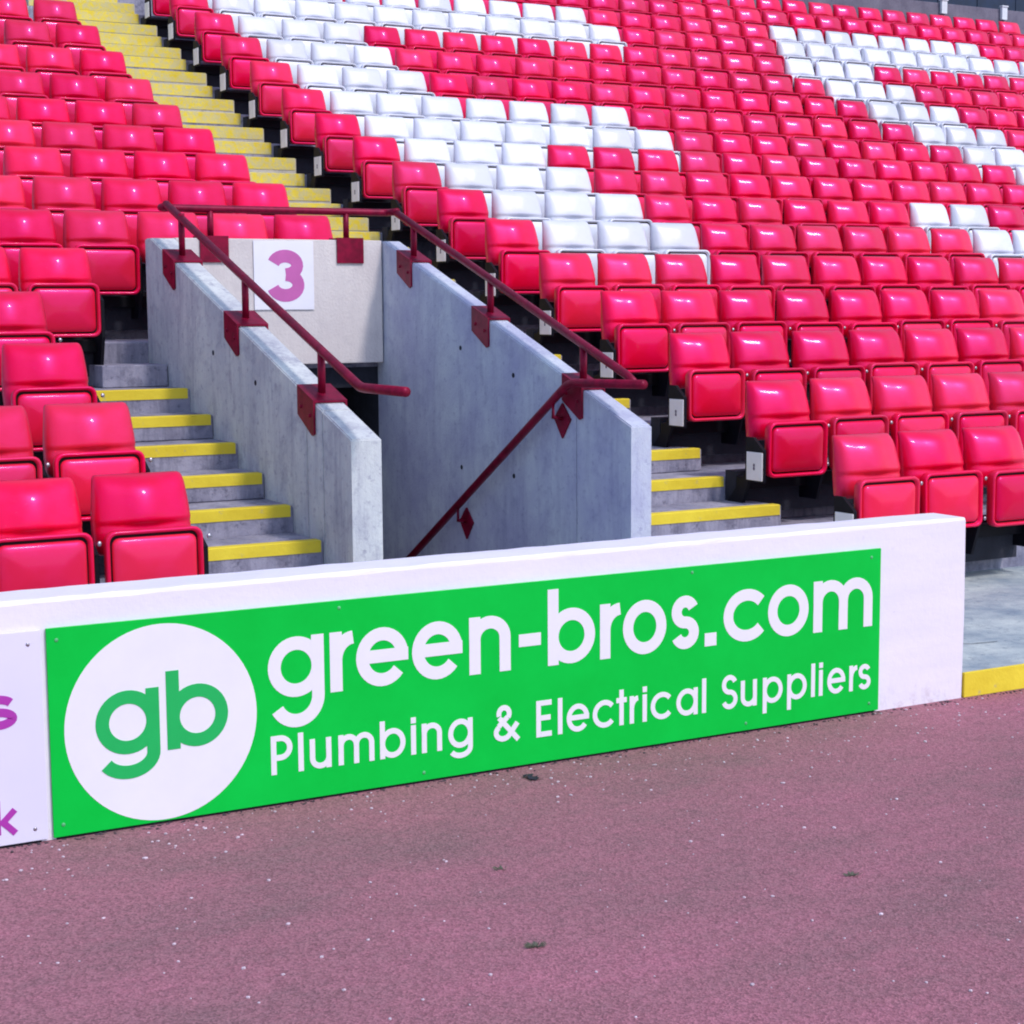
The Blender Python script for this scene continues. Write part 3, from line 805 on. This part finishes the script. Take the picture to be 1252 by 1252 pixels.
# ------------------------------------------------------------------ top of the stand
bm = bmesh.new(); box(bm, -16, 32, 15.15, 15.30, FLOOR[17] - 0.3, 6.150, 0.01)
tag(link('parapet_wall', bm, 'parapet'), 'grey concrete parapet behind the top row of seats', 'wall')
root = empty('back_wall', (0, 17.4, 4.6), 'dark navy clad wall at the back of the stand', 'wall')
bm = bmesh.new(); box(bm, -18, 36, 0.0, 0.2, -0.5, 4.6); link('wall_core', bm, 'navy', root)
for i in range(26):
    bm = bmesh.new(); box(bm, 6 + i * 0.9 + 0.008, 6 + (i + 1) * 0.9 - 0.008, -0.03, -0.002, -0.4, 4.55, 0.004); link('cladding_panel', bm, 'navy', root)
for i, (x, l) in enumerate(((13.93, 'small white post on the parapet above the patterned seats'), (15.18, 'small white post on the parapet nearest the photo corner'))):
    root = empty('parapet_post', (x, 15.12, 5.985), l, 'post', 'white posts on the parapet')
    bm = bmesh.new(); box(bm, -0.055, 0.055, -0.03, 0.02, 0.0, 0.19, 0.006); link('body', bm, 'post_white', root)
    bm = bmesh.new(); box(bm, -0.065, 0.065, -0.04, 0.028, 0.192, 0.215, 0.004); link('cap', bm, 'post_white', root)

# ------------------------------------------------------------------ small things on the track
def tuft(x, y, n, label):
    bm = bmesh.new()
    for i in range(n):
        a = random.uniform(0, 6.283); r = random.uniform(0, 0.014) ** 1.0; l = random.uniform(0.006, 0.020); w = 0.0022
        bx, by = r * math.cos(a) * 1.6, r * math.sin(a)
        dx, dy = math.cos(a) * l, math.sin(a) * l * 0.7
        v = [bm.verts.new((bx - w, by, 0)), bm.verts.new((bx + w, by, 0)), bm.verts.new((bx + dx * .6 + w * .6, by + dy * .6, l * 0.45)), bm.verts.new((bx + dx, by + dy, l * 0.5))]
        bm.faces.new(v)
    o = link('weed_tuft', bm, 'weed'); o.location = (x, y, 0.001)
    tag(o, label, 'weed', 'weeds in the track')
tuft(-2.877, -1.499, 70, 'small green weed tuft growing from the tarmac below the board lettering')
tuft(-1.835, -1.481, 45, 'darker weed patch on the tarmac towards the yellow kerb')
tuft(-2.659, -0.934, 14, 'faint small sprig of weed on the tarmac nearer the board than the green tuft')
bm = bmesh.new()
for i in range(1100):
    x = random.uniform(-5.2, 1.6); y = random.uniform(-3.4, -0.03)
    if random.random() < 0.25: y = random.uniform(-0.35, -0.03)
    r = random.choice((0.0025, 0.003, 0.004, 0.0045, 0.006)) * random.uniform(0.7, 1.1)
    bmesh.ops.create_icosphere(bm, subdivisions=1, radius=r, matrix=Matrix.Translation((x, y, r * 0.35)) @ Matrix.Rotation(random.uniform(0, 3), 4, 'Z') @ Matrix.Diagonal((random.uniform(0.7, 1.5), 1, 0.6, 1)))
tag(link('gravel', bm, 'chip'), 'pale stone chips scattered over the track', kind='stuff')

bm = bmesh.new()
for i in range(420):
    x = random.uniform(-4.6, 0.6); y = -0.012 - abs(random.gauss(0, 0.022))
    if x > -0.46: y -= 0.004
    r = random.uniform(0.002, 0.0055)
    bmesh.ops.create_icosphere(bm, subdivisions=1, radius=r, matrix=Matrix.Translation((x, y, r * 0.3)) @ Matrix.Rotation(random.uniform(0, 3), 4, 'Z') @ Matrix.Diagonal((random.uniform(0.8, 2.2), 1, 0.5, 1)))
M['grit'] = plain('dark_grit', (0.07, 0.045, 0.06), 0.9, 0, 0.5, 0, 50)
tag(link('grit', bm, 'grit'), 'dark grit and crumbs gathered along the foot of the wall', kind='stuff')
bm = bmesh.new()
for k in range(3):
    v = [bm.verts.new((0.022 * math.cos(a) * (1 + 0.3 * math.sin(3 * a + k)), 0.012 * math.sin(a) - 0.02 * k + 0.02, 0.002 + 0.006 * ((i + k) % 2))) for i, a in enumerate(2 * math.pi * q / 8 for q in range(8))]
    bm.faces.new(v)
o = link('dead_leaf', bm, 'concrete_dark_and_shade'); o.location = (-2.116, -0.153, 0.001)
tag(o, 'small dark dead leaf on the tarmac below the board centre', 'leaf')
